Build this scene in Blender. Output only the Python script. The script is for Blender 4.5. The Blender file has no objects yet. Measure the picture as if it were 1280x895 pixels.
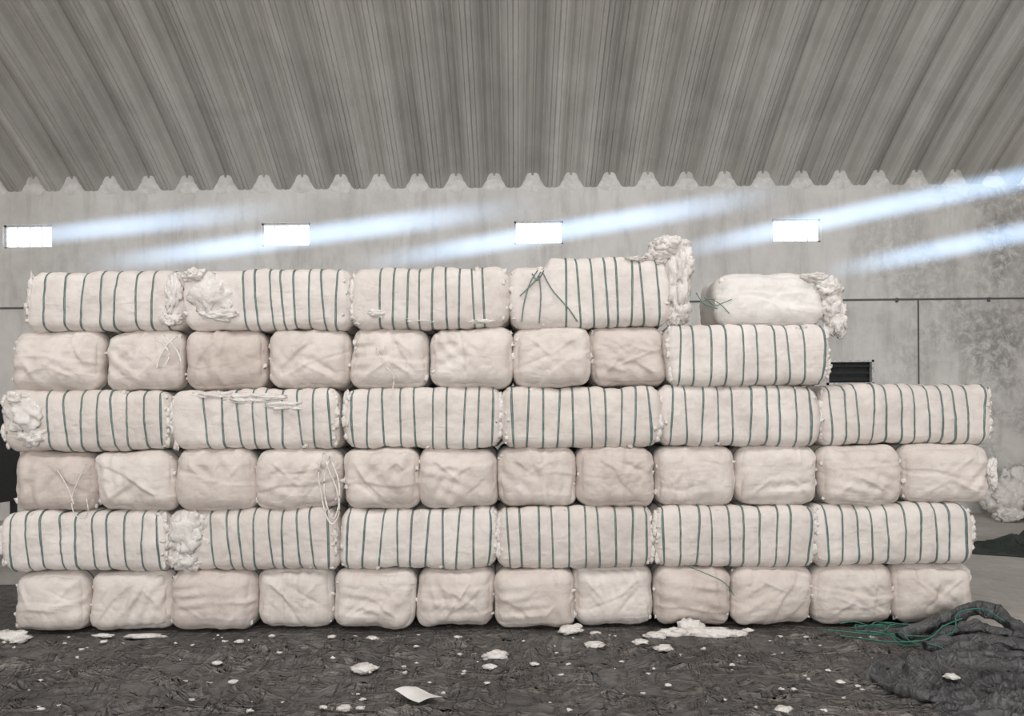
import bpy, math, random
import numpy as np
from mathutils import Vector, noise, Matrix

F=940.0; CX=640.0; HY=521.0; CH=1.6; ROLL=math.radians(0.45); TA=math.tan(ROLL)
D0=5.65; DW=12.3; HB=.4555
def W(px,py,d):
    dx=px-CX; dy=py-HY
    x=dx-dy*TA; y=dy+dx*TA
    return Vector((x/F*d, d, CH-y/F*d))
def G(px,py):   # point on the ground seen at a pixel
    dx=px-CX; dy=py-HY
    x=dx-dy*TA; y=dy+dx*TA
    d=CH*F/y
    return Vector((x/F*d,d,0))

# ------------------------------------------------------------- materials
def newmat(name):
    m=bpy.data.materials.new(name); m.use_nodes=True
    nt=m.node_tree; b=nt.nodes['Principled BSDF']
    return m,nt,b
def ramp(nt,src,stops):
    r=nt.nodes.new('ShaderNodeValToRGB'); e=r.color_ramp.elements
    e[0].position=stops[0][0]; e[0].color=(*stops[0][1],1)
    e[1].position=stops[-1][0]; e[1].color=(*stops[-1][1],1)
    for p,c in stops[1:-1]:
        k=e.new(p); k.color=(*c,1)
    nt.links.new(src,r.inputs[0]); return r
def coords(nt,scale=(1,1,1),rand=False,src='Object',rot=(0,0,0)):
    tc=nt.nodes.new('ShaderNodeTexCoord'); mp=nt.nodes.new('ShaderNodeMapping')
    mp.inputs['Scale'].default_value=scale; mp.inputs['Rotation'].default_value=rot
    nt.links.new(tc.outputs[src],mp.inputs['Vector'])
    if rand:
        oi=nt.nodes.new('ShaderNodeObjectInfo'); m=nt.nodes.new('ShaderNodeMath'); m.operation='MULTIPLY'; m.inputs[1].default_value=57.0
        nt.links.new(oi.outputs['Random'],m.inputs[0]); 
        cb=nt.nodes.new('ShaderNodeCombineXYZ')
        for i in range(3): nt.links.new(m.outputs[0],cb.inputs[i])
        nt.links.new(cb.outputs[0],mp.inputs['Location'])
    return mp.outputs[0]
def tnoise(nt,vec,scale,detail=5,rough=.55,dist=0,typ='FBM'):
    n=nt.nodes.new('ShaderNodeTexNoise'); n.noise_type=typ
    n.inputs['Scale'].default_value=scale; n.inputs['Detail'].default_value=detail
    n.inputs['Roughness'].default_value=rough; n.inputs['Distortion'].default_value=dist
    nt.links.new(vec,n.inputs['Vector']); return n.outputs['Fac']
def mix(nt,a,b,fac,mode='MIX'):
    m=nt.nodes.new('ShaderNodeMix'); m.data_type='RGBA'; m.blend_type=mode
    for s,v in ((m.inputs[0],fac),(m.inputs[6],a),(m.inputs[7],b)):
        if isinstance(v,(int,float)): s.default_value=v
        elif isinstance(v,tuple): s.default_value=(*v,1)
        else: nt.links.new(v,s)
    return m.outputs[2]
def math_(nt,op,a,b=None):
    n=nt.nodes.new('ShaderNodeMath'); n.operation=op
    for i,s in enumerate((a,b)):
        if s is None: continue
        if isinstance(s,(int,float)): n.inputs[i].default_value=s
        else: nt.links.new(s,n.inputs[i])
    return n.outputs[0]
def bump(nt,b,hs):
    prev=None
    for h,st,di in hs:
        bp=nt.nodes.new('ShaderNodeBump'); bp.inputs['Strength'].default_value=st; bp.inputs['Distance'].default_value=di
        nt.links.new(h,bp.inputs['Height'])
        if prev: nt.links.new(prev,bp.inputs['Normal'])
        prev=bp.outputs[0]
    nt.links.new(prev,b.inputs['Normal'])

def fabric(name,ca,cb):
    m,nt,b=newmat(name)
    v=coords(nt,rand=True); vr=coords(nt,(1,1,3.0),True,rot=(0,.6,0))
    n1=tnoise(nt,v,3.0,4,.6,.4)
    c=ramp(nt,n1,[(.3,ca),(.7,cb)]).outputs[0]
    n4=tnoise(nt,v,14,3,.6)
    c=mix(nt,c,ramp(nt,n4,[(.30,(.84,.82,.80)),(.5,(1,1,1))]).outputs[0],.5,'MULTIPLY')
    oi=nt.nodes.new('ShaderNodeObjectInfo')
    c=mix(nt,c,ramp(nt,oi.outputs['Random'],[(0,(.92,.90,.885)),(.5,(.97,.96,.955)),(1,(1.0,1.0,1.0))]).outputs[0],1.0,'MULTIPLY')
    nt.links.new(c,b.inputs['Base Color'])
    b.inputs['Roughness'].default_value=.9; b.inputs['Specular IOR Level'].default_value=.15
    bump(nt,b,[(tnoise(nt,vr,5.0,3,.55,.8,'RIDGED_MULTIFRACTAL'),.40,.013),
               (tnoise(nt,v,28,4,.65,.5),.5,.010)])
    return m
M_fab=fabric('bale_cloth_cream',(.64,.58,.54),(.775,.725,.685))
M_fabP=fabric('bale_cloth_pinkish',(.57,.50,.46),(.70,.635,.595))
M_fabS=fabric('bale_cloth_offwhite',(.66,.61,.575),(.79,.745,.71))
M_fabW=fabric('bale_cloth_white',(.74,.71,.68),(.84,.82,.79))
def cotton():
    m,nt,b=newmat('raw_cotton')
    v=coords(nt,rand=True)
    n=tnoise(nt,v,18,4,.65,.5)
    c=ramp(nt,n,[(.3,(.74,.69,.65)),(.6,(.87,.84,.81))]).outputs[0]
    nt.links.new(c,b.inputs['Base Color']); b.inputs['Roughness'].default_value=1
    b.inputs['Specular IOR Level'].default_value=.05
    bump(nt,b,[(tnoise(nt,v,45,5,.75,.6),.8,.015)])
    return m
M_cot=cotton()
def plain(name,c,rough=.6,metal=0,ns=30,var=.25,bs=.2):
    m,nt,b=newmat(name); v=coords(nt)
    n=tnoise(nt,v,ns,2)
    lo=tuple(x*(1-var) for x in c); hi=tuple(min(1,x*(1+var)) for x in c)
    nt.links.new(ramp(nt,n,[(.3,lo),(.7,hi)]).outputs[0],b.inputs['Base Color'])
    b.inputs['Roughness'].default_value=rough; b.inputs['Metallic'].default_value=metal
    return m
M_strap=plain('green_strap',(.125,.185,.172),.35)
M_strapL=plain('green_twine',(.03,.16,.12),.4)
M_rope=plain('white_rope',(.76,.72,.68),.9)
M_dark=plain('dark_steel',(.03,.032,.035),.5,.3)
M_cond=plain('conduit_pvc',(.12,.12,.12),.6)
M_frame=plain('window_frame_paint',(.6,.6,.6),.5)
M_paper=plain('paper',(.80,.78,.76),.8,ns=8,var=.05)
M_mort=plain('lime_mortar',(.72,.70,.675),.95,ns=12,var=.12)

def tarp(name,ca,cb,rough=.5,bs=1.0,crease_shade=True):
    m,nt,b=newmat(name); v=coords(nt); v2=coords(nt,(1.0,3.4,1),rot=(0,0,.22)); v3=coords(nt,(2.6,.8,1),rot=(0,0,-.6))
    n1=tnoise(nt,v,1.3,5,.65,.6); n2=tnoise(nt,v,11,5,.7,.5)
    # creases: thin lines where a noise field crosses its mid value
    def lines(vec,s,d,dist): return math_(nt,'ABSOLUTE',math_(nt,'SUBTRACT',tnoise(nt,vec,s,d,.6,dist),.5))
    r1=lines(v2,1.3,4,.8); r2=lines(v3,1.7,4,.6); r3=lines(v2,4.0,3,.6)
    c=ramp(nt,n1,[(.32,ca),(.68,cb)]).outputs[0]
    c=mix(nt,c,ramp(nt,n2,[(.34,(.62,.62,.62)),(.62,(1.15,1.14,1.12))]).outputs[0],.8,'MULTIPLY')
    if crease_shade:   # crease highlights and the shade beside them, painted into the colour
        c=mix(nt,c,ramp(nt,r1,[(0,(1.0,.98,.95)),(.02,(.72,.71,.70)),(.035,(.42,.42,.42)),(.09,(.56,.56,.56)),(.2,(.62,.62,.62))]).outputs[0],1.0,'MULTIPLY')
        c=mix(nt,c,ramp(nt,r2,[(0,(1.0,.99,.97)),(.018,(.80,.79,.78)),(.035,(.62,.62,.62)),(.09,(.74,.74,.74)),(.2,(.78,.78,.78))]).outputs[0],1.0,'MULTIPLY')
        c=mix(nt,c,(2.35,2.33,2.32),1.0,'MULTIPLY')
    nt.links.new(c,b.inputs['Base Color'])
    nt.links.new(ramp(nt,n2,[(.3,(rough-.12,)*3),(.7,(rough+.2,)*3)]).outputs[0],b.inputs['Roughness'])
    def inv(x,w): 
        n=nt.nodes.new('ShaderNodeMapRange'); n.inputs[1].default_value=0; n.inputs[2].default_value=w; n.inputs[3].default_value=1; n.inputs[4].default_value=0
        nt.links.new(x,n.inputs[0]); return n.outputs[0]
    bump(nt,b,[(inv(r1,.06),.9*bs,.025),(inv(r2,.06),.8*bs,.02),(inv(r3,.07),.6*bs,.012),(n2,.7*bs,.012)])
    return m
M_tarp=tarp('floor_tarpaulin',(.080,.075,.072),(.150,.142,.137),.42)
M_tarpH=tarp('dark_tarpaulin',(.045,.047,.05),(.12,.122,.125),.42,.6,False)

def concrete():
    m,nt,b=newmat('concrete_floor'); v=coords(nt)
    n=tnoise(nt,v,1.2,6,.65,.3); n2=tnoise(nt,v,14,5,.7)
    c=ramp(nt,n,[(.3,(.40,.37,.34)),(.7,(.58,.55,.51))]).outputs[0]
    c=mix(nt,c,ramp(nt,n2,[(.3,(.75,.75,.75)),(.6,(1,1,1))]).outputs[0],.7,'MULTIPLY')
    nt.links.new(c,b.inputs['Base Color']); b.inputs['Roughness'].default_value=.8
    return m
M_conc=concrete()
def plaster():
    m,nt,b=newmat('dirty_plaster'); v=coords(nt)
    vs=coords(nt,(1.6,1,.28))
    n=tnoise(nt,v,.7,6,.62,.4); ns=tnoise(nt,vs,2.2,5,.7,.3); nf=tnoise(nt,v,7,6,.75,.5)
    c=ramp(nt,n,[(.28,(.56,.54,.515)),(.5,(.72,.70,.67)),(.72,(.82,.805,.775))]).outputs[0]
    c=mix(nt,c,ramp(nt,ns,[(.34,(.70,.685,.67)),(.52,(1,1,1))]).outputs[0],.55,'MULTIPLY')
    sp=nt.nodes.new('ShaderNodeSeparateXYZ'); nt.links.new(v,sp.inputs[0])
    mr=nt.nodes.new('ShaderNodeMapRange'); mr.inputs[1].default_value=5.4; mr.inputs[2].default_value=8.2; mr.inputs[3].default_value=0.12
    nt.links.new(sp.outputs[0],mr.inputs[0])
    spot=ramp(nt,nf,[(.42,(1,1,1)),(.62,(0,0,0))]).outputs[0]
    big=ramp(nt,tnoise(nt,v,.9,3,.5),[(.36,(0,0,0)),(.58,(1,1,1))]).outputs[0]
    mk=mix(nt,spot,big,1.0,'MULTIPLY')
    mm=math_(nt,'MULTIPLY',math_(nt,'MULTIPLY',mk,mr.outputs[0]),.9)
    c=mix(nt,c,(.27,.26,.25),mm)
    nt.links.new(c,b.inputs['Base Color']); b.inputs['Roughness'].default_value=.92
    bump(nt,b,[(nf,.4,.012)]); return m
M_wall=plaster()
PITCH=.628; PH0=W(66,233,DW).x % PITCH
def roofm():
    m,nt,b=newmat('corrugated_roof_metal')
    v=coords(nt); vs=coords(nt,(2.0,.13,.13)); vf=coords(nt,(11,.35,.35))
    n=tnoise(nt,vs,1.6,3,.5,.2); n2=tnoise(nt,v,1.1,6,.7,.4); n3=tnoise(nt,vf,1.5,5,.7,.3)
    c=ramp(nt,n,[(.3,(.46,.448,.42)),(.5,(.54,.525,.492)),(.72,(.62,.605,.572))]).outputs[0]
    c=mix(nt,c,ramp(nt,n2,[(.3,(.80,.795,.785)),(.6,(1.05,1.05,1.05))]).outputs[0],.8,'MULTIPLY')
    c=mix(nt,c,ramp(nt,n3,[(.34,(.68,.67,.66)),(.46,(1,1,1))]).outputs[0],.4,'MULTIPLY')
    sp=nt.nodes.new('ShaderNodeSeparateXYZ'); nt.links.new(v,sp.inputs[0])
    idx=math_(nt,'FLOOR',math_(nt,'DIVIDE',math_(nt,'SUBTRACT',sp.outputs[0],PH0),PITCH/2))
    wn=nt.nodes.new('ShaderNodeTexWhiteNoise'); wn.noise_dimensions='1D'; nt.links.new(idx,wn.inputs['W'])
    c=mix(nt,c,ramp(nt,wn.outputs['Value'],[(0,(.86,.855,.85)),(1,(1.04,1.04,1.03))]).outputs[0],1.0,'MULTIPLY')
    nt.links.new(c,b.inputs['Base Color']); b.inputs['Roughness'].default_value=.6; b.inputs['Metallic'].default_value=.1
    return m
M_roof=roofm()
def emis(name,c,s):
    m=bpy.data.materials.new(name); m.use_nodes=True; nt=m.node_tree; nt.nodes.clear()
    o=nt.nodes.new('ShaderNodeOutputMaterial'); e=nt.nodes.new('ShaderNodeEmission')
    e.inputs[0].default_value=(*c,1); e.inputs[1].default_value=s
    nt.links.new(e.outputs[0],o.inputs[0]); return m
M_pane=emis('daylit_window_pane',(.95,.98,1.0),3.0)

# ------------------------------------------------------------- mesh builder
class MB:
    def __init__(s): s.v=[]; s.f=[]; s.m=[]; s.mats=[]; s.n=0
    def add(s,v,f,mat):
        if mat not in s.mats: s.mats.append(mat)
        mi=s.mats.index(mat)
        v=np.asarray(v,dtype=float); s.v.append(v)
        s.f.extend([tuple(i+s.n for i in q) for q in f]); s.m.extend([mi]*len(f)); s.n+=len(v)
    def obj(s,name,loc=(0,0,0),smooth=True):
        me=bpy.data.meshes.new(name); V=np.concatenate(s.v)
        me.from_pydata(V.tolist(),[],s.f)
        for m in s.mats: me.materials.append(m)
        me.polygons.foreach_set('material_index',s.m)
        me.polygons.foreach_set('use_smooth',[smooth]*len(s.f))
        me.update()
        o=bpy.data.objects.new(name,me); o.location=loc
        bpy.context.scene.collection.objects.link(o); return o
def boxgeo(x0,x1,y0,y1,z0,z1):
    v=[(x,y,z) for x in (x0,x1) for y in (y0,y1) for z in (z0,z1)]
    f=[(0,1,3,2),(4,6,7,5),(0,4,5,1),(2,3,7,6),(0,2,6,4),(1,5,7,3)]
    return v,f
def tube(pts,r,seg=8,sub=8):
    P=[Vector(p) for p in pts]; S=[]
    if sub>1 and len(P)>2:
        Q=[P[0]*2-P[1]]+P+[P[-1]*2-P[-2]]
        for i in range(1,len(Q)-2):
            for k in range(sub):
                t=k/sub; a,b,c,d=Q[i-1],Q[i],Q[i+1],Q[i+2]
                S.append(.5*((2*b)+(c-a)*t+(2*a-5*b+4*c-d)*t*t+(3*b-a-3*c+d)*t**3))
        S.append(P[-1])
    else: S=P
    v=[];f=[]; n=len(S); up=Vector((0,0,1))
    for i,p in enumerate(S):
        t=(S[min(i+1,n-1)]-S[max(i-1,0)]).normalized()
        a=t.cross(up)
        if a.length<.05: a=t.cross(Vector((1,0,0)))
        a.normalize(); b=t.cross(a)
        rr=r(i/(n-1)) if callable(r) else r
        for k in range(seg):
            an=2*math.pi*k/seg; v.append(p+a*math.cos(an)*rr+b*math.sin(an)*rr)
    for i in range(n-1):
        for k in range(seg):
            k2=(k+1)%seg; f.append((i*seg+k,i*seg+k2,(i+1)*seg+k2,(i+1)*seg+k))
    f.append(tuple(range(seg))); f.append(tuple(range((n-1)*seg,n*seg))[::-1])
    return [tuple(q) for q in v],f
_ico={}
def ico(sub):
    if sub not in _ico:
        import bmesh
        bm=bmesh.new(); bmesh.ops.create_icosphere(bm,subdivisions=sub,radius=1)
        bm.verts.ensure_lookup_table()
        _ico[sub]=([v.co.copy() for v in bm.verts],[tuple(v.index for v in f.verts) for f in bm.faces]); bm.free()
    return _ico[sub]
def blob(c,rad,seed,sub=3,amp=.35,freq=1.6,zmin=None):
    V,Fc=ico(sub); off=Vector((seed*3.17,seed*1.71,seed*.93)); out=[]
    for p in V:
        n=noise.fractal(p*freq+off,.7,2.1,4)
        k=1+amp*n+amp*.5*(abs(noise.noise(p*freq*3.3+off))-.2)
        q=Vector((p.x*rad[0]*k+c[0],p.y*rad[1]*k+c[1],p.z*rad[2]*k+c[2]))
        if zmin is not None and q.z<zmin: q.z=zmin
        out.append(tuple(q))
    return out,Fc
def wad(mb,c,rx,ry,rz,seed,n=12,zmin=None,sub=3):
    """a wad of torn cotton: a soft core with irregular locks sinking into it"""
    rnd=random.Random(seed)
    mb.add(*blob(c,(rx*.86,ry*.86,rz*.86),seed,sub,.45,1.7,zmin),M_cot)
    for i in range(n):
        a=rnd.uniform(0,6.283); e=rnd.uniform(-.9,.9); k=rnd.uniform(.45,.85)
        q=(c[0]+rx*k*math.cos(a)*math.cos(e),c[1]+ry*k*math.sin(a)*math.cos(e)*.9,c[2]+rz*k*math.sin(e))
        s=rnd.uniform(.22,.46)
        mb.add(*blob(q,(rx*s*1.1,ry*s,rz*s*1.05),seed+i*7.7,max(sub-1,2),.55,1.5,zmin),M_cot)

# ------------------------------------------------------------- bales
def lattice(xs,ys,zs):
    nx,ny,nz=len(xs)-1,len(ys)-1,len(zs)-1
    idx={}; P=[]; Fc=[]
    def g(i,j,k):
        key=(i,j,k)
        if key not in idx: idx[key]=len(P); P.append((xs[i],ys[j],zs[k]))
        return idx[key]
    for i in range(nx):
        for k in range(nz):
            Fc.append((g(i,0,k),g(i+1,0,k),g(i+1,0,k+1),g(i,0,k+1)))
            Fc.append((g(i,ny,k),g(i,ny,k+1),g(i+1,ny,k+1),g(i+1,ny,k)))
    for j in range(ny):
        for k in range(nz):
            Fc.append((g(0,j,k),g(0,j,k+1),g(0,j+1,k+1),g(0,j+1,k)))
            Fc.append((g(nx,j,k),g(nx,j+1,k),g(nx,j+1,k+1),g(nx,j,k+1)))
    for i in range(nx):
        for j in range(ny):
            Fc.append((g(i,j,0),g(i,j+1,0),g(i+1,j+1,0),g(i+1,j,0)))
            Fc.append((g(i,j,nz),g(i+1,j,nz),g(i+1,j+1,nz),g(i,j+1,nz)))
    return np.array(P),Fc

def make_surf(a,b,c,r,seed,kind,nstr,sx,hfun=None,amp=1.0):
    rnd=random.Random(seed); off=Vector((seed*7.3,seed*3.1,seed*5.7))
    creases=[]; flaps=[]; drapes=[]
    if kind!='str':
        for _ in range(rnd.randint(4,8)):
            x0=rnd.uniform(-a,a); z0=rnd.uniform(-c,c); an=rnd.choice([rnd.uniform(-.4,.4),rnd.uniform(.5,1.1),rnd.uniform(-1.1,-.5),rnd.uniform(1.3,1.8)])
            L=rnd.uniform(.2,.6); creases.append((x0,z0,x0+L*math.cos(an),z0+L*math.sin(an),rnd.uniform(.006,.013),rnd.uniform(.010,.022),rnd.choice([1,1,-1])))
        s=rnd.choice([-1,1])
        if rnd.random()<.6:
            creases.append((-a,s*c,rnd.uniform(-.1,.1),rnd.uniform(-.05,.05),.013,.016,1))
            creases.append((a,s*c,rnd.uniform(-.1,.1),rnd.uniform(-.05,.05),.013,.016,1))
        for _ in range(rnd.randint(1,3)):
            an=rnd.choice([rnd.uniform(-.25,.25),math.pi/2+rnd.uniform(-.3,.3),rnd.uniform(.5,1.1),-rnd.uniform(.5,1.1)])
            flaps.append((rnd.uniform(-.6,.6)*a,rnd.uniform(-.6,.6)*c,math.sin(an),math.cos(an),rnd.choice([-1,1])*rnd.uniform(.008,.016)))
        for _ in range(3):
            an=rnd.uniform(0,math.pi); drapes.append((math.cos(an)*rnd.uniform(35,80),math.sin(an)*rnd.uniform(35,80),rnd.uniform(0,6),rnd.uniform(-a,a),rnd.uniform(-c,c)))
    shx=rnd.uniform(-.012,.012)
    def S(p,extra=0.0):
        p=np.asarray(p,dtype=float)
        lim=np.array([a-r,b-r,c-r]); core=np.clip(p,-lim,lim); d=p-core
        n=d/np.maximum(np.linalg.norm(d,axis=1,keepdims=True),1e-9)
        q=core+n*r
        x,y,z=p[:,0]/a,p[:,1]/b,p[:,2]/c
        disp=np.zeros(len(p)); fr=np.clip(-n[:,1]*2-.2,0,1)
        if kind!='str':
            disp+=np.abs(n[:,1])*(.040*(1-np.abs(x)**2.6)*(1-np.abs(z)**2.6))
        else:
            disp+=np.abs(n[:,1])*.018*(1-np.abs(z)**2)+np.abs(n[:,0])*.02*(1-z*z)
            if nstr:
                u=np.interp(p[:,0],[-a]+list(sx)+[a],np.arange(nstr+2)-.0)
                disp+=(1-np.abs(n[:,0]))*(.010*np.abs(np.sin(np.pi*u))**.7-.007)
        for (x0,z0,x1,z1,h,w,sg) in creases:
            ux,uz=x1-x0,z1-z0; L2=ux*ux+uz*uz
            t=np.clip(((p[:,0]-x0)*ux+(p[:,2]-z0)*uz)/L2,0,1)
            wob=.008*np.sin(t*4+x0*30)
            dd=np.hypot(p[:,0]-x0-ux*t+wob,p[:,2]-z0-uz*t+wob)
            disp+=sg*fr*h*np.exp(-(dd/w)**2)*np.sin(np.pi*np.clip(t,.08,.92))
        for (x0,z0,nx_,nz_,h) in flaps:
            s=(p[:,0]-x0)*nx_+(p[:,2]-z0)*nz_; tt=(p[:,0]-x0)*nz_-(p[:,2]-z0)*nx_
            s=s+.012*np.sin(tt*14+x0*9)
            disp+=fr*h*(1/(1+np.exp(-np.clip(s/.005,-30,30)))-.5)
        for (kx,kz,ph,x0,z0) in drapes:
            m=np.exp(-((p[:,0]-x0)**2+(p[:,2]-z0)**2)/.03)
            disp+=fr*.007*m*np.sin(p[:,0]*kx+p[:,2]*kz+ph)
        nn=np.empty(len(p))
        for i,(X,Y,Z) in enumerate(q):
            v=Vector((X,Y,Z))+off
            nn[i]=.020*noise.noise(v*2.3)+.014*noise.noise(v*6.5)+.008*abs(noise.noise(v*15))
        disp+=nn*amp+extra
        q=q+n*disp[:,None]
        q[:,0]+=shx*z
        if hfun is not None:
            t=(q[:,2]+c)/(2*c); q[:,2]+=np.clip(t,0,1)*np.array([hfun(xx) for xx in q[:,0]])
        return q
    return S
def dense(h,r,mid,ne=6):
    e=[-h+r*(1-math.cos(math.pi/2*k/ne))*1.0 for k in range(ne)]
    m=list(np.linspace(-h+r,h-r,mid))
    return e+m+[-v for v in e[::-1]]
COUNT=[0]
def bale(px0,px1,row,kind,mat=None,dy=0,lo=False,nstr=10,s0=.06,s1=.95,hfun=None,lumps=(),nt=10,amp=1.0,r=None,H=HB,tufts=True):
    COUNT[0]+=1; seed=COUNT[0]; rnd=random.Random(seed*13)
    hp=[785,711,636,560,486,408][row]-37
    X0=W(px0,hp,D0).x; X1=W(px1,hp,D0).x
    a=(X1-X0)/2-.002; c=H/2-.001
    D=1.2 if kind=='head' else .6; b=D/2
    r=r or (.105 if kind=='head' else .075)
    cx=(X0+X1)/2; cy=D0+dy+b+rnd.uniform(-.015,.03); cz=HB*row+H/2
    sx=[-a+2*a*(s0+(s1-s0)*i/(max(nstr-1,1)))+rnd.uniform(-.016,.016) for i in range(nstr)]
    S=make_surf(a,b,c,r,seed,kind,nstr,sx,hfun,amp)
    if kind!='str':
        xs=dense(a,r,20 if lo else 60); zs=dense(c,r,10 if lo else 40); ys=dense(b,r,8)
    else:
        xs=dense(a,r,30 if lo else 100,5); zs=dense(c,r,8 if lo else 22,5); ys=dense(b,r,8 if lo else 14,5)
    P,Fc=lattice(xs,ys,zs)
    if mat is None: mat=M_fab if kind=='head' else M_fabS
    mb=MB(); mb.add(S(P),Fc,mat)
    def ring(u0,w,axis,tilt):
        h=b if axis=='x' else a
        n1=14; n2=10; pts=[]
        for t in np.linspace(-1,1,n1,endpoint=False): pts.append((t*h,-c))
        for t in np.linspace(-1,1,n2,endpoint=False): pts.append((h,t*c))
        for t in np.linspace(1,-1,n1,endpoint=False): pts.append((t*h,c))
        for t in np.linspace(1,-1,n2,endpoint=False): pts.append((-h,t*c))
        Q=[]
        for i,p in enumerate(pts):
            q=pts[(i+1)%len(pts)]
            Q+= [p,((p[0]*2+q[0])/3,(p[1]*2+q[1])/3),((p[0]+2*q[0])/3,(p[1]+2*q[1])/3)]
        V=[]
        for ww,ex in ((-w,.000),(-w*.8,.004),(w*.8,.004),(w,.000)):
            A=[]
            for (h_,z_) in Q:
                uu=u0+ww+tilt*z_
                A.append((uu,h_,z_) if axis=='x' else (h_,uu,z_))
            V.append(S(np.array(A),ex))
        m=len(Q); f=[]
        for k in range(3):
            for i in range(m):
                j=(i+1)%m; f.append((k*m+i,k*m+j,(k+1)*m+j,(k+1)*m+i))
        return np.concatenate(V),f
    if kind=='str':
        for s in sx:
            v,f=ring(s,rnd.uniform(.0062,.0082),'x',rnd.uniform(-.06,.06)); mb.add(v,f,M_strap)
    elif kind=='head':
        for i in range(8):
            v,f=ring(-b+.14+(2*b-.28)*i/7,.008,'y',0); mb.add(v,f,M_strap)
    if not lo and tufts:
        for i in range(nt):
            if kind=='str':
                side=rnd.choice([-1,-1,1,1,0]) 
                if side: x=side*(a-rnd.uniform(0,.05)); z=rnd.uniform(-c,c)*.9
                else: x=rnd.uniform(-a,a); z=rnd.choice([-1,1])*(c-.02)
                y=-b+rnd.uniform(.0,.03)
            else:
                x=rnd.choice([-1,1])*(a-rnd.uniform(.0,.03)); z=rnd.uniform(-c,c)*.9; y=-b+.03+rnd.uniform(0,.05)
            q=S(np.array([[x,y,z]]))[0]
            s=rnd.uniform(.006,.017)
            v,f=blob(q,(s*rnd.uniform(.7,1.6),s*.6,s*rnd.uniform(.7,1.9)),seed*31+i,2,.9,1.6); mb.add(v,f,M_cot)
        if kind=='str':
            for sd in (-1,1):
                if rnd.random()<.6:
                    for k in range(9):
                        z=rnd.uniform(-.85,.85)*c; q=S(np.array([[sd*(a-.015),-b+.02,z]]))[0]
                        s=rnd.uniform(.014,.03)
                        mb.add(*blob(q,(s*.8,s*.55,s*rnd.uniform(1,1.9)),seed*11+k+sd*50,2,.7,1.6),M_cot)
    for i,L in enumerate(lumps):
        px,py,rx,rz=L[:4]; ry=L[4] if len(L)>4 else .10; pr=L[5] if len(L)>5 else .02
        q=W(px,py,D0+dy); q=(q.x-cx,-b+ry*.55-pr+.0,q.z-cz)
        wad(mb,q,rx*D0/F,ry,rz*D0/F,seed*17+i,n=14,sub=4)
    return mb.obj('cotton_bale',(cx,cy,cz))

heads1=[(12,106),(106,209),(209,315),(315,413),(414,517),(519,617),(617,718),(718,820),(820,917),(917,1021),(1021,1123),(1123,1228)]
for i,(x0,x1) in enumerate(heads1): bale(x0,x1,0,'head',M_fabP if i in (2,8) else M_fab,dy=[.0,.01,0,.03][i%4],nt=3)
r2=[(2,208,{}),(210,418,dict(s0=.27,lumps=[(236,668,25,30,.09,.03),(228,700,20,16)],nstr=9)),(425,620,{}),(622,817,{}),(819,1019,{}),(1019,1216,{})]
for x0,x1,k in r2: bale(x0,x1,1,'str',nt=9,**k)
heads3=[(10,114),(114,216),(216,317),(317,425),(427,523),(523,622),(622,722),(722,820),(820,924),(925,1026),(1027,1131),(1131,1245)]
for i,(x0,x1) in enumerate(heads3): bale(x0,x1,2,'head',M_fabP if i in (0,7) else M_fab,dy=[.02,.0,.01][i%3],nt=3,
        lumps=[(1243,592,7,22,.05,.0)] if i==11 else ())
r4=[(5,210,dict(s0=.28,nstr=8,lumps=[(32,520,26,28,.09,.03),(42,545,22,14),(22,499,16,9)])),(213,422,dict(s0=.22,nstr=9,lumps=[(322,498,44,8,.06,.01),(360,507,36,7,.05,.01),(268,494,30,5,.05,.0)])),
    (430,627,{}),(629,824,{}),(827,1026,{}),(1031,1247,dict(dy=.05,nstr=12))]
for x0,x1,k in r4: bale(x0,x1,3,'str',nt=9,**k)
heads5=[(8,122),(124,225),(227,330),(331,435),(436,535),(536,641),(641,738),(738,836)]
for i,(x0,x1) in enumerate(heads5): bale(x0,x1,4,'head',M_fabP if i in (2,7) else M_fab,dy=[.0,.02,.01][i%3],nt=3)
bale(836,1035,4,'str',nt=10,nstr=10)
bale(30,228,5,'str',nstr=8,s0=.13,s1=.92,nt=10,lumps=[(214,370,11,32,.07,.02),(212,398,13,10,.05,.02),(38,372,6,30,.06,.0)])
bale(228,435,5,'str',nstr=8,s0=.36,s1=.93,nt=8,lumps=[(262,372,31,30,.10,.03),(245,345,18,12),(275,395,28,10)])
bale(438,635,5,'str',nstr=9,s0=.2,s1=.85,nt=8,lumps=[(520,400,40,4,.04,.0),(470,392,18,7,.05,.0),(598,401,24,4,.04,.0)])
def hf(x): 
    t=min(max((x+.34)/.06,0),1); return .065*t*t*(3-2*t)
bale(638,835,5,'str',nstr=8,s0=.36,s1=.93,nt=8,hfun=hf,lumps=[(848,352,17,50,.16,.0),(838,306,22,14,.13,.0),(853,325,15,28,.12,.0),(826,320,18,12,.12,.0),(851,388,15,20,.14,.0),(796,323,22,4,.10,.0)])
bale(900,1040,5,'loose',M_fabW,dy=.06,nstr=0,r=.11,H=.41,amp=1.2,nt=3,
     lumps=[(1036,360,20,18,.12,.02),(1040,385,17,20,.10,.02),(1046,404,11,20,.07,.03),(1022,348,20,9,.12,.0)])
for row,L in ((1,[(2,208),(210,418),(425,620),(622,817),(819,1019),(1019,1216)]),(3,[(5,210),(213,422),(430,627),(629,824),(827,1026),(1031,1240)]),(4,[(836,1035)]),(5,[(30,228),(228,435),(438,635),(638,830)])):
    for x0,x1 in L: bale(x0,x1,row,'str',dy=.62,lo=True)

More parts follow.
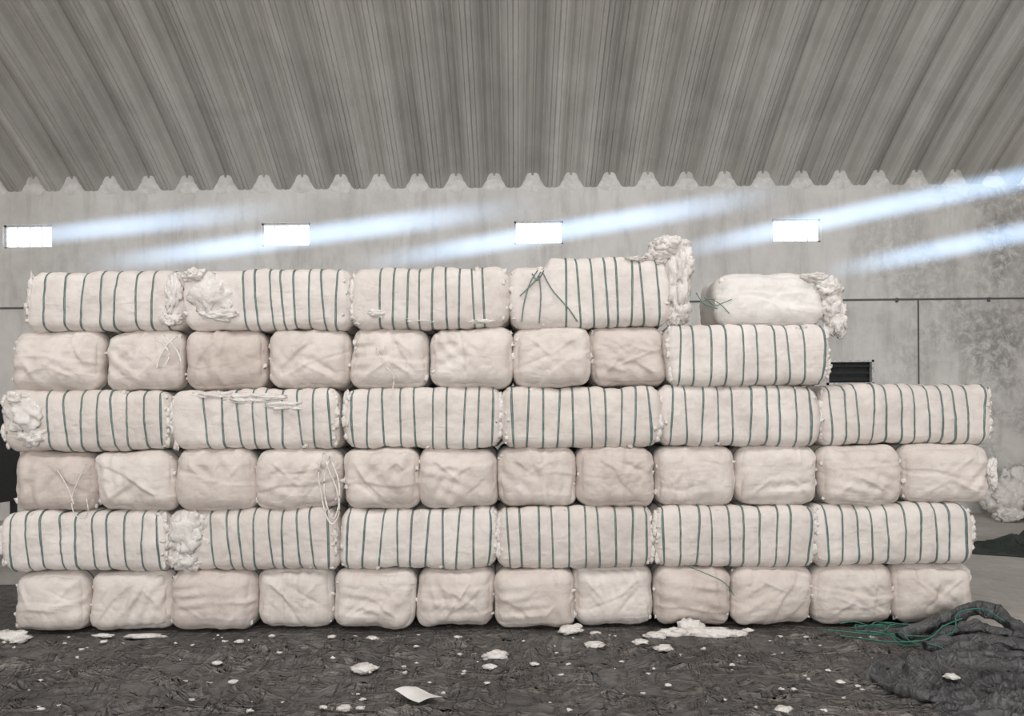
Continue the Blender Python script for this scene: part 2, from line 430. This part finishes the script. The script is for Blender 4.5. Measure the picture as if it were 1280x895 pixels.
# ------------------------------------------------------------- ropes and loose straps
def ropeobj(name,paths,mat,r,d=D0-.06):
    mb=MB()
    for P in paths:
        pts=[W(p[0],p[1],p[2] if len(p)>2 else d) for p in P]
        v,f=tube(pts,r,6,6); mb.add(v,f,mat)
    return mb.obj(name)
ropeobj('hanging_rope',[[(404,566),(398,590),(402,620),(408,645),(416,655),(424,640),(421,612),(410,585),(406,566)],
                        [(412,572),(405,600),(408,630),(417,648),(424,628),(423,600),(412,570)]],M_rope,.006)
ropeobj('hanging_rope',[[(108,580),(98,600),(90,622),(92,640),(102,648),(110,640),(108,622)],[(70,585),(85,610),(92,630)]],M_rope,.004)
ropeobj('hanging_rope',[[(197,425),(206,432),(212,444),(207,456)],[(222,420),(210,430),(200,446),(196,460)],[(205,418),(222,440),(226,452)]],M_rope,.006)
ropeobj('hanging_rope',[[(470,435),(480,455),(492,470),(490,490),(487,500)]],M_rope,.004)
ropeobj('loose_green_strap',[[(672,338),(662,355),(655,380),(652,402)],[(676,340),(668,352),(650,370)],[(678,340),(690,362),(710,385),(722,402)],[(674,345),(676,370),(674,404)],[(665,342),(672,350),(680,338)]],M_strap,.005,D0-.035)
ropeobj('loose_green_strap',[[(875,378),(888,374),(900,380),(912,392)],[(880,372),(893,382),(905,378),(915,374)],[(870,366),(880,380),(897,386)]],M_strapL,.003,D0+.02)
ropeobj('loose_green_strap',[[(855,706),(880,716),(905,728),(918,745)]],M_strapL,.003,D0-.06)

# ------------------------------------------------------------- room shell
XL,XR=-15.0,15.0; YB=DW; YF=-11.7; SPR=W(640,231,DW).z
def wallmesh(name,x0,x1,y0,y1,bands):
    mb=MB()
    for z0,z1,holes in bands:
        x=x0
        for h0,h1 in sorted(holes):
            mb.add(*boxgeo(x,h0,y0,y1,z0,z1),M_wall); x=h1
        mb.add(*boxgeo(x,x1,y0,y1,z0,z1),M_wall)
    return mb.obj(name,smooth=False)
wc=[W(34,293,DW).x,W(357,293,DW).x,W(673.5,291,DW).x,W(996,285,DW).x]
wz0=W(640,305.5,DW).z; wz1=W(640,276,DW).z; WW=.40
wx=[wc[0]-4.2]+wc+[wc[3]+4.3]
vx0,vx1=W(1033,465,DW).x,W(1092,465,DW).x; vz0,vz1=W(1062,481,DW).z,W(1062,450,DW).z
wallmesh('wall_back',XL,XR,YB,YB+.3,[(-.05,vz0,[]),(vz0,vz1,[(vx0,vx1)]),(vz1,wz0,[]),(wz0,wz1,[(x-WW,x+WW) for x in wx]),(wz1,SPR+.45,[])])
for i,x in enumerate(wx):
    mb=MB(); e=.03
    y0,y1=YB+.05,YB+.10
    for bx in ((x-WW,x+WW,wz0,wz0+e),(x-WW,x+WW,wz1-e,wz1),(x-WW,x-WW+e,wz0,wz1),(x+WW-e,x+WW,wz0,wz1)):
        mb.add(*boxgeo(bx[0],bx[1],y0,y1,bx[2],bx[3]),M_frame)
    for k in (1,2,3):
        xx=x-WW+2*WW*k/4; mb.add(*boxgeo(xx-.005,xx+.005,y0+.01,y1-.01,wz0,wz1),M_frame)
    mb.add(*boxgeo(x-WW,x+WW,y1+.02,y1+.03,wz0,wz1),M_pane)
    mb.obj('window_%d'%(i+1),smooth=False)
mb=MB(); e=.035
for bx in ((vx0,vx1,vz0,vz0+e),(vx0,vx1,vz1-e,vz1),(vx0,vx0+e,vz0,vz1),(vx1-e,vx1,vz0,vz1)):
    mb.add(*boxgeo(bx[0],bx[1],YB-.02,YB+.05,bx[2],bx[3]),M_frame)
for k in range(3):
    z=vz0+e+(vz1-vz0-2*e)*(k+.5)/3; mb.add(*boxgeo(vx0+e,vx1-e,YB+.06,YB+.075,z-.02,z+.01),M_dark)
mb.add(*boxgeo(vx0,vx1,YB+.15,YB+.16,vz0,vz1),M_dark)
mb.obj('window_7',smooth=False)
wallmesh('wall_front',XL,XR,YF-.3,YF,[(-.05,SPR+.45,[])])
yc=(YB+YF)/2; th0=math.radians(36); R=(YB-YF)/2/math.sin(th0); zc=SPR-R*math.cos(th0)
for nm,x0,x1 in (('wall_left',XL-.3,XL),('wall_right',XR,XR+.3)):
    mb=MB(); n=24; v=[]
    for x in (x0,x1):
        v+=[(x,YF,-.05),(x,YB,-.05)]
        for k in range(n+1):
            t=th0-2*th0*k/n; v.append((x,yc+R*math.sin(t),zc+R*math.cos(t)+.1))
    m=n+3; f=[tuple(range(m)),tuple(range(m,2*m))[::-1]]+[(i,(i+1)%m,(i+1)%m+m,i+m) for i in range(m)]
    mb.add(v,f,M_wall); mb.obj(nm,smooth=False)
# corrugated arched roof: wide pans with stepped sides, stiffening beads and a standing seam in each crest
prof=[]
k0=int((XL-PH0)/PITCH)-1
half=[(0,.018),(.018,.0),(.10,-.004),(.112,.010),(.125,-.002),(.17,.006),(.215,.032),(.27,.085),(.285,.086),(.335,.155),(.37,.185),(.43,.198),(.465,.200),(.478,.165),(.5,.16)]
sh=[(-u,h) for u,h in half[::-1]]+half[1:-1]
for k in range(k0,int((XR-PH0)/PITCH)+2):
    for u,h in sh:
        X=PH0+(k+u)*PITCH
        if XL-.3<=X<=XR+.3: prof.append((X,h))
nth=90; V=[];Fc=[]
tmax=th0+.03
for X,h in prof:
    for k in range(nth+1):
        t=tmax-2*tmax*k/nth; rr=R+h-.04
        V.append((X,yc+rr*math.sin(t),zc+rr*math.cos(t)))
for i in range(len(prof)-1):
    for k in range(nth):
        a_=i*(nth+1)+k; Fc.append((a_,a_+1,a_+nth+2,a_+nth+1))
mb=MB(); mb.add(V,Fc,M_roof); ro=mb.obj('ceiling',smooth=False)
mb=MB(); mb.add(*boxgeo(XL-.3,XR+.3,YF-.3,YB+.3,-.15,-.03),M_conc); mb.obj('floor',smooth=False)
# smooth mortar fillet packed into each crest under the roof edge
mb=MB()
for k in range(k0,int((XR-PH0)/PITCH)+2):
    X=PH0+(k+.5)*PITCH
    if XL+.2<X<XR-.2: mb.add(*blob((X,YB+.02,SPR-.01),(.21,.04,.12),k*9,4,.10,1.2),M_mort)
mb.obj('trim_1')
mb=MB(); zz=W(1170,375,DW).z
mb.add(*tube([(XL,YB-.02,zz-.03),(XR,YB-.02,zz+.03)],.014,8,1),M_cond)
xv=W(1147,375,DW).x
mb.add(*tube([(xv,YB-.02,zz),(xv,YB-.02,.6)],.010,8,1),M_cond)
for k in range(20):
    xx=XL+1.5*k+.3; mb.add(*boxgeo(xx-.015,xx+.015,YB-.04,YB,zz-.035,zz+.035),M_cond)
mb.obj('wall_conduit')

# ------------------------------------------------------------- floor tarpaulin
nx,ny=380,220; V=[];Fc=[]
for j in range(ny+1):
    y=1.2+(7.4-1.2)*j/ny
    xr=3.50+.10*noise.noise(Vector((0,y*1.3,3)))+.04*math.sin(y*5)
    for i in range(nx+1):
        x=-7.5+(xr+7.5)*i/nx
        p=Vector((x,y,0)); wp=Vector((x+.3*noise.noise(p*.8),y+.2*noise.noise(p*1.1+Vector((5,5,5))),0))
        w=abs(noise.noise(Vector((wp.x*.8+wp.y*.6,wp.y*2.4-wp.x*.4,1)))); w2=abs(noise.noise(Vector((wp.x*2.2-wp.y*1.4,wp.y*4.5,7)))); w3=abs(noise.noise(Vector((wp.x*5+wp.y*2,wp.y*7-wp.x*2,3))))
        z=.040*max(0,1-w*9)**1.5+.026*max(0,1-w2*6)**1.5+.014*max(0,1-w3*4)+.014*noise.noise(p*2.2)+.012*noise.noise(p*7)-.006
        k=min(max((D0-.02-y)/.3,0),1); z=-.012+(z+.012)*k
        V.append((x,y,max(z,-.022)))
for j in range(ny):
    for i in range(nx):
        a_=j*(nx+1)+i; Fc.append((a_,a_+1,a_+nx+2,a_+nx+1))
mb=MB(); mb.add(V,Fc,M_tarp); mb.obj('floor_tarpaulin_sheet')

# heap of dark tarpaulin on the right
nx,ny=280,220; V=[];Fc=[]
cxh,cyh=3.02,4.38
outline=lambda an:1+.12*math.sin(3*an+1)+.08*math.sin(5*an+.4)+.04*math.sin(9*an)
for j in range(ny+1):
    rr=j/ny
    for i in range(nx):
        an=2*math.pi*i/nx; o=outline(an)
        x=cxh+rr*o*.92*math.cos(an); y=cyh+rr*o*.62*math.sin(an)
        p=Vector((x,y,0))
        wv=Vector((x+.3*noise.noise(p*1.7),y+.3*noise.noise(p*1.7+Vector((9,9,9))),0))
        rid=1-abs(noise.noise(wv*2.8))*3.2; rid2=1-abs(noise.noise(wv*6.5+Vector((4,0,0))))*3; rid3=1-abs(noise.noise(wv*14+Vector((4,3,0))))*3
        env=1-rr**8
        z=env*(.035+.055*max(rid,0)**2.4+.042*max(rid2,0)**2+.018*max(rid3,0)**1.7+.04*max(0,noise.noise(p*1.5+Vector((2,5,0)))))
        V.append((x,y,z))
for j in range(ny):
    for i in range(nx):
        i2=(i+1)%nx; Fc.append((j*nx+i,j*nx+i2,(j+1)*nx+i2,(j+1)*nx+i))
mb=MB(); mb.add(V,Fc,M_tarpH)
def roll(pts,r,seed):
    v,f=tube(pts,lambda t:r*(.75+.25*math.sin(math.pi*t)),22,16); o=Vector((seed*5,0,0))
    out=[]
    for q in v:
        q=Vector(q)
        n=Vector((noise.noise(q*9+o),noise.noise(q*9+o+Vector((7,0,0))),noise.noise(q*9+o+Vector((0,7,0)))))
        n2=Vector((noise.noise(q*28+o),noise.noise(q*28+o+Vector((7,0,0))),noise.noise(q*28+o+Vector((0,7,0)))))
        q=q+n*r*.7+n2*r*.25; q.z=max(q.z,.0); out.append(tuple(q))
    mb.add(out,f,M_tarpH)
roll([(2.68,5.22,.04),(2.86,5.3,.08),(3.08,5.34,.15),(3.28,5.3,.22),(3.40,5.12,.17),(3.34,4.96,.09)],.05,1)
roll([(2.85,5.12,.05),(3.05,5.18,.11),(3.22,5.12,.13),(3.36,4.98,.08)],.048,2)
roll([(2.7,4.95,.05),(2.95,5.0,.08),(3.15,4.9,.09),(3.4,4.86,.08),(3.6,4.82,.05)],.048,3)
roll([(2.14,4.5,.02),(2.18,4.3,.03),(2.35,4.12,.03),(2.6,4.0,.03),(2.95,3.95,.04)],.035,4)
roll([(2.3,4.55,.04),(2.5,4.62,.06),(2.8,4.7,.07),(3.1,4.68,.08),(3.4,4.75,.06)],.035,5)
mb.obj('tarpaulin_heap')
mb=MB(); rnd=random.Random(5)
for k in range(9):
    x,y=rnd.uniform(2.30,2.75),rnd.uniform(5.2,5.5); P=[]; an=rnd.uniform(-.6,.6)
    for i in range(7):
        P.append((x,y,.035+.05*rnd.random())); an+=rnd.uniform(-.9,.9)
        x+=.12*math.cos(an); y=min(max(y+.10*math.sin(an),4.9),5.5)
    mb.add(*tube(P,.0045,6,6),M_strapL)
mb.add(*tube([(2.25,5.45,.04),(2.6,5.28,.05),(2.95,5.1,.10),(3.1,5.25,.20),(3.25,5.22,.24),(3.3,5.05,.2)],.005,6,8),M_strapL)
mb.add(*tube([(2.3,5.3,.04),(2.55,5.12,.05),(2.75,5.02,.09),(2.95,5.16,.14),(3.1,5.2,.18)],.005,6,8),M_strapL)
mb.obj('green_twine_tangle')

# ------------------------------------------------------------- loose cotton on the floor
mb=MB(); rnd=random.Random(11)
L=[(465,803,9),(455,841,16),(620,826,17),(612,838,9),(667,834,6),(743,811,13),(712,792,16),(830,815,12),(802,808,11),(272,833,7),(75,846,7),(291,857,7),(430,891,10),(405,889,6),(450,890,6),
   (835,861,5),(1050,857,6),(1072,862,4),(1183,816,7),(935,792,7),(300,806,6),(415,800,6),(745,796,8),(572,800,5),(130,806,5),(340,799,5),(980,893,12),(1030,893,8),(1035,842,4),(915,835,4),(690,812,5),(520,812,4),(975,800,5),(1090,800,4),(1190,864,10)]
for px,py,s in L:
    g=G(px,py); r=s*g.y/F; zb=.02 if px<1150 else .08
    wad(mb,(g.x,g.y,zb+r*.12),r,r*.85,r*.36,px+py,n=9 if s>8 else 5,zmin=-.005,sub=3 if s>8 else 2)
for k in range(100):
    g=G(rnd.uniform(5,1110),797+96*rnd.random()**1.5); r=rnd.uniform(.003,.010)
    mb.add(*blob((g.x,g.y,.020),(r*rnd.uniform(1,2.4),r*1.2,r*.8),rnd.random()*90,2,1.0,1.5),M_cot)
mb.obj('cotton_scraps')
mb=MB()
for px,py,s,h in ((868,790,40,.05),(840,791,24,.045),(895,791,24,.04),(918,791,12,.03),(862,788,18,.09),(818,793,14,.025)):
    g=G(px,py); r=s*g.y/F
    wad(mb,(g.x,g.y-.06,.01),r,.06,h,s+px,n=22,zmin=-.008,sub=3)
mb.obj('cotton_pile')
mb=MB()
for px,py,s,h in ((15,799,18,.06),(2,799,16,.05),(26,801,10,.025)):
    g=G(px,py); r=s*g.y/F; wad(mb,(g.x,g.y,.01),r,.08,h,s+px,n=14,zmin=-.008)
mb.obj('cotton_pile')
mb=MB()
for px,py,s,h in ((180,797,26,.018),(130,796,14,.014)):
    g=G(px,py); r=s*g.y/F; wad(mb,(g.x,g.y,.01),r,.04,h,s+px,n=14)
mb.obj('cotton_pile')
c4=[G(493,873),G(520,868),G(554,880),G(524,889)]
V=[];n=10
for j in range(n+1):
    for i in range(n+1):
        u,v=i/n,j/n; p=c4[0]*(1-u)*(1-v)+c4[1]*(u)*(1-v)*1+c4[2]*u*v+c4[3]*(1-u)*v
        V.append((p.x,p.y,.045+.008*math.sin(u*4)+.006*math.cos(v*5)))
mb=MB(); mb.add(V,[(j*(n+1)+i,j*(n+1)+i+1,(j+1)*(n+1)+i+1,(j+1)*(n+1)+i) for j in range(n) for i in range(n)],M_paper)
mb.obj('paper_sheet')

# ------------------------------------------------------------- things behind the stack
mb=MB()
for x,y,r,h in ((7.6,11.6,.32,.60),(8.2,11.5,.45,.5),(7.95,11.2,.3,.30),(7.4,11.2,.2,.2),(8.8,11.5,.5,.7),(7.75,11.65,.22,.80)):
    wad(mb,(x,y,h*.45),r,r*.7,h*.6,x*3,n=16,zmin=-.03,sub=4)
mb.obj('loose_cotton_heap')
nx=90; V=[];Fc=[]
for j in range(nx+1):
    rr=j/nx
    for i in range(nx):
        an=2*math.pi*i/nx; o=outline(an+1)
        x=6.7+rr*o*1.25*math.cos(an); y=8.9+rr*o*.8*math.sin(an); p=Vector((x,y,0))
        V.append((x,y,-.02+(1-rr**3)*(.06+.14*max(0,1-abs(noise.noise(p*3))*2.4)+.04*noise.noise(p*9))))
for j in range(nx):
    for i in range(nx):
        i2=(i+1)%nx; Fc.append((j*nx+i,j*nx+i2,(j+1)*nx+i2,(j+1)*nx+i))
M_net=tarp('dark_green_net',(.02,.03,.026),(.05,.065,.055),.7,.6,False)
mb=MB(); mb.add(V,Fc,M_net); mb.obj('netting_heap')
mb=MB(); x0,x1,y0,y1=-6.1,-5.50,7.9,8.4
mb.add(*boxgeo(x0,x1,y0,y1,.72,1.78),M_dark)
for lx in (x0+.02,x1-.07):
    for ly in (y0+.02,y1-.07): mb.add(*boxgeo(lx,lx+.05,ly,ly+.05,-.03,.72),M_dark)
mb.add(*boxgeo(x0+.03,(x0+x1)/2-.005,y0-.02,y0,.76,1.74),M_dark); mb.add(*boxgeo((x0+x1)/2+.005,x1-.03,y0-.02,y0,.76,1.74),M_dark)
mb.add(*boxgeo((x0+x1)/2-.04,(x0+x1)/2-.02,y0-.05,y0-.02,1.15,1.35),M_frame)
mb.obj('steel_cabinet',smooth=False)

# ------------------------------------------------------------- sunbeams as glowing volumes
def beam(p0,p1,rad,strength,e0=.25,e1=.5):  # light shaft painted in as a box of emissive volume, no lamp involved
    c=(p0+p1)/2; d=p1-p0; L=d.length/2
    me=bpy.data.meshes.new('sunbeam_glow')
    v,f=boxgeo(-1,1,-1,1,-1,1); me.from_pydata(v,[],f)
    o=bpy.data.objects.new('sunbeam_glow',me); bpy.context.scene.collection.objects.link(o)
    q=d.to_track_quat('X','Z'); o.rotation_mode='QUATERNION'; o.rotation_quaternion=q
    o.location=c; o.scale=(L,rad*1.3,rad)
    m=bpy.data.materials.new('beam_glow_volume'); m.use_nodes=True; nt=m.node_tree; nt.nodes.clear()
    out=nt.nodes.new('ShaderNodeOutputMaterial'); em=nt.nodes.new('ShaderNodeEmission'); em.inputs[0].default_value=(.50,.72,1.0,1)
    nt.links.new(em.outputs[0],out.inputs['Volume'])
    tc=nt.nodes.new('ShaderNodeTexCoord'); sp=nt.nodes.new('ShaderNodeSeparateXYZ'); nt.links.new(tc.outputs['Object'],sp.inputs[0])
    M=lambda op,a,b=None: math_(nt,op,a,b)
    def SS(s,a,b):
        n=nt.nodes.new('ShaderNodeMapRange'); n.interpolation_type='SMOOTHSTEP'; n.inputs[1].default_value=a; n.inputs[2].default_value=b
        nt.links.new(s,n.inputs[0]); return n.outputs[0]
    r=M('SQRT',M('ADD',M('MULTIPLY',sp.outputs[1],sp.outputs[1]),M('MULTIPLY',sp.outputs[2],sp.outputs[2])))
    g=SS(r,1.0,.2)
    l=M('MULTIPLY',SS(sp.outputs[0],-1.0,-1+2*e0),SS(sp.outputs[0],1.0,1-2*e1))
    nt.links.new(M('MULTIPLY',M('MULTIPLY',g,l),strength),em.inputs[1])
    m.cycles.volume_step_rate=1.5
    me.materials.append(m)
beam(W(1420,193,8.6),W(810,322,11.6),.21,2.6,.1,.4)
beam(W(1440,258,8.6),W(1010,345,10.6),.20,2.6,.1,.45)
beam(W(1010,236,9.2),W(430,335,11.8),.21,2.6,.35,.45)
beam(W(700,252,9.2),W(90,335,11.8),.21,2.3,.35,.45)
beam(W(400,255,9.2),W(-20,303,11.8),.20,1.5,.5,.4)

# ------------------------------------------------------------- lights
def area(name,loc,rot,sx,sy,e,col):
    l=bpy.data.lights.new(name,'AREA'); l.shape='RECTANGLE'; l.size=sx; l.size_y=sy; l.energy=e; l.color=col
    o=bpy.data.objects.new(name,l); o.location=loc; o.rotation_euler=rot; bpy.context.scene.collection.objects.link(o); return o
area('doorway_daylight',(0,-11.2,3.0),(math.radians(90),0,0),12,4.5,1500,(1,.985,.975))
area('overhead_area_light',(0,1.0,8.2),(math.radians(18),0,0),16,3,540,(1,.985,.975))  # overhead area light hung below the closed roof
w=bpy.data.worlds.new('world'); bpy.context.scene.world=w; w.use_nodes=True
w.node_tree.nodes['Background'].inputs[0].default_value=(.8,.88,1,1); w.node_tree.nodes['Background'].inputs[1].default_value=.6

cam=bpy.data.cameras.new('camera'); co=bpy.data.objects.new('camera',cam); bpy.context.scene.collection.objects.link(co)
cam.sensor_width=36; cam.lens=F/1280*36; cam.shift_y=(HY-447.5)/1280
co.matrix_world=Matrix.Translation((0,0,CH))@Matrix.Rotation(math.radians(90),4,'X')@Matrix.Rotation(-ROLL,4,'Z')
bpy.context.scene.camera=co
bpy.context.scene.view_settings.view_transform='Standard'
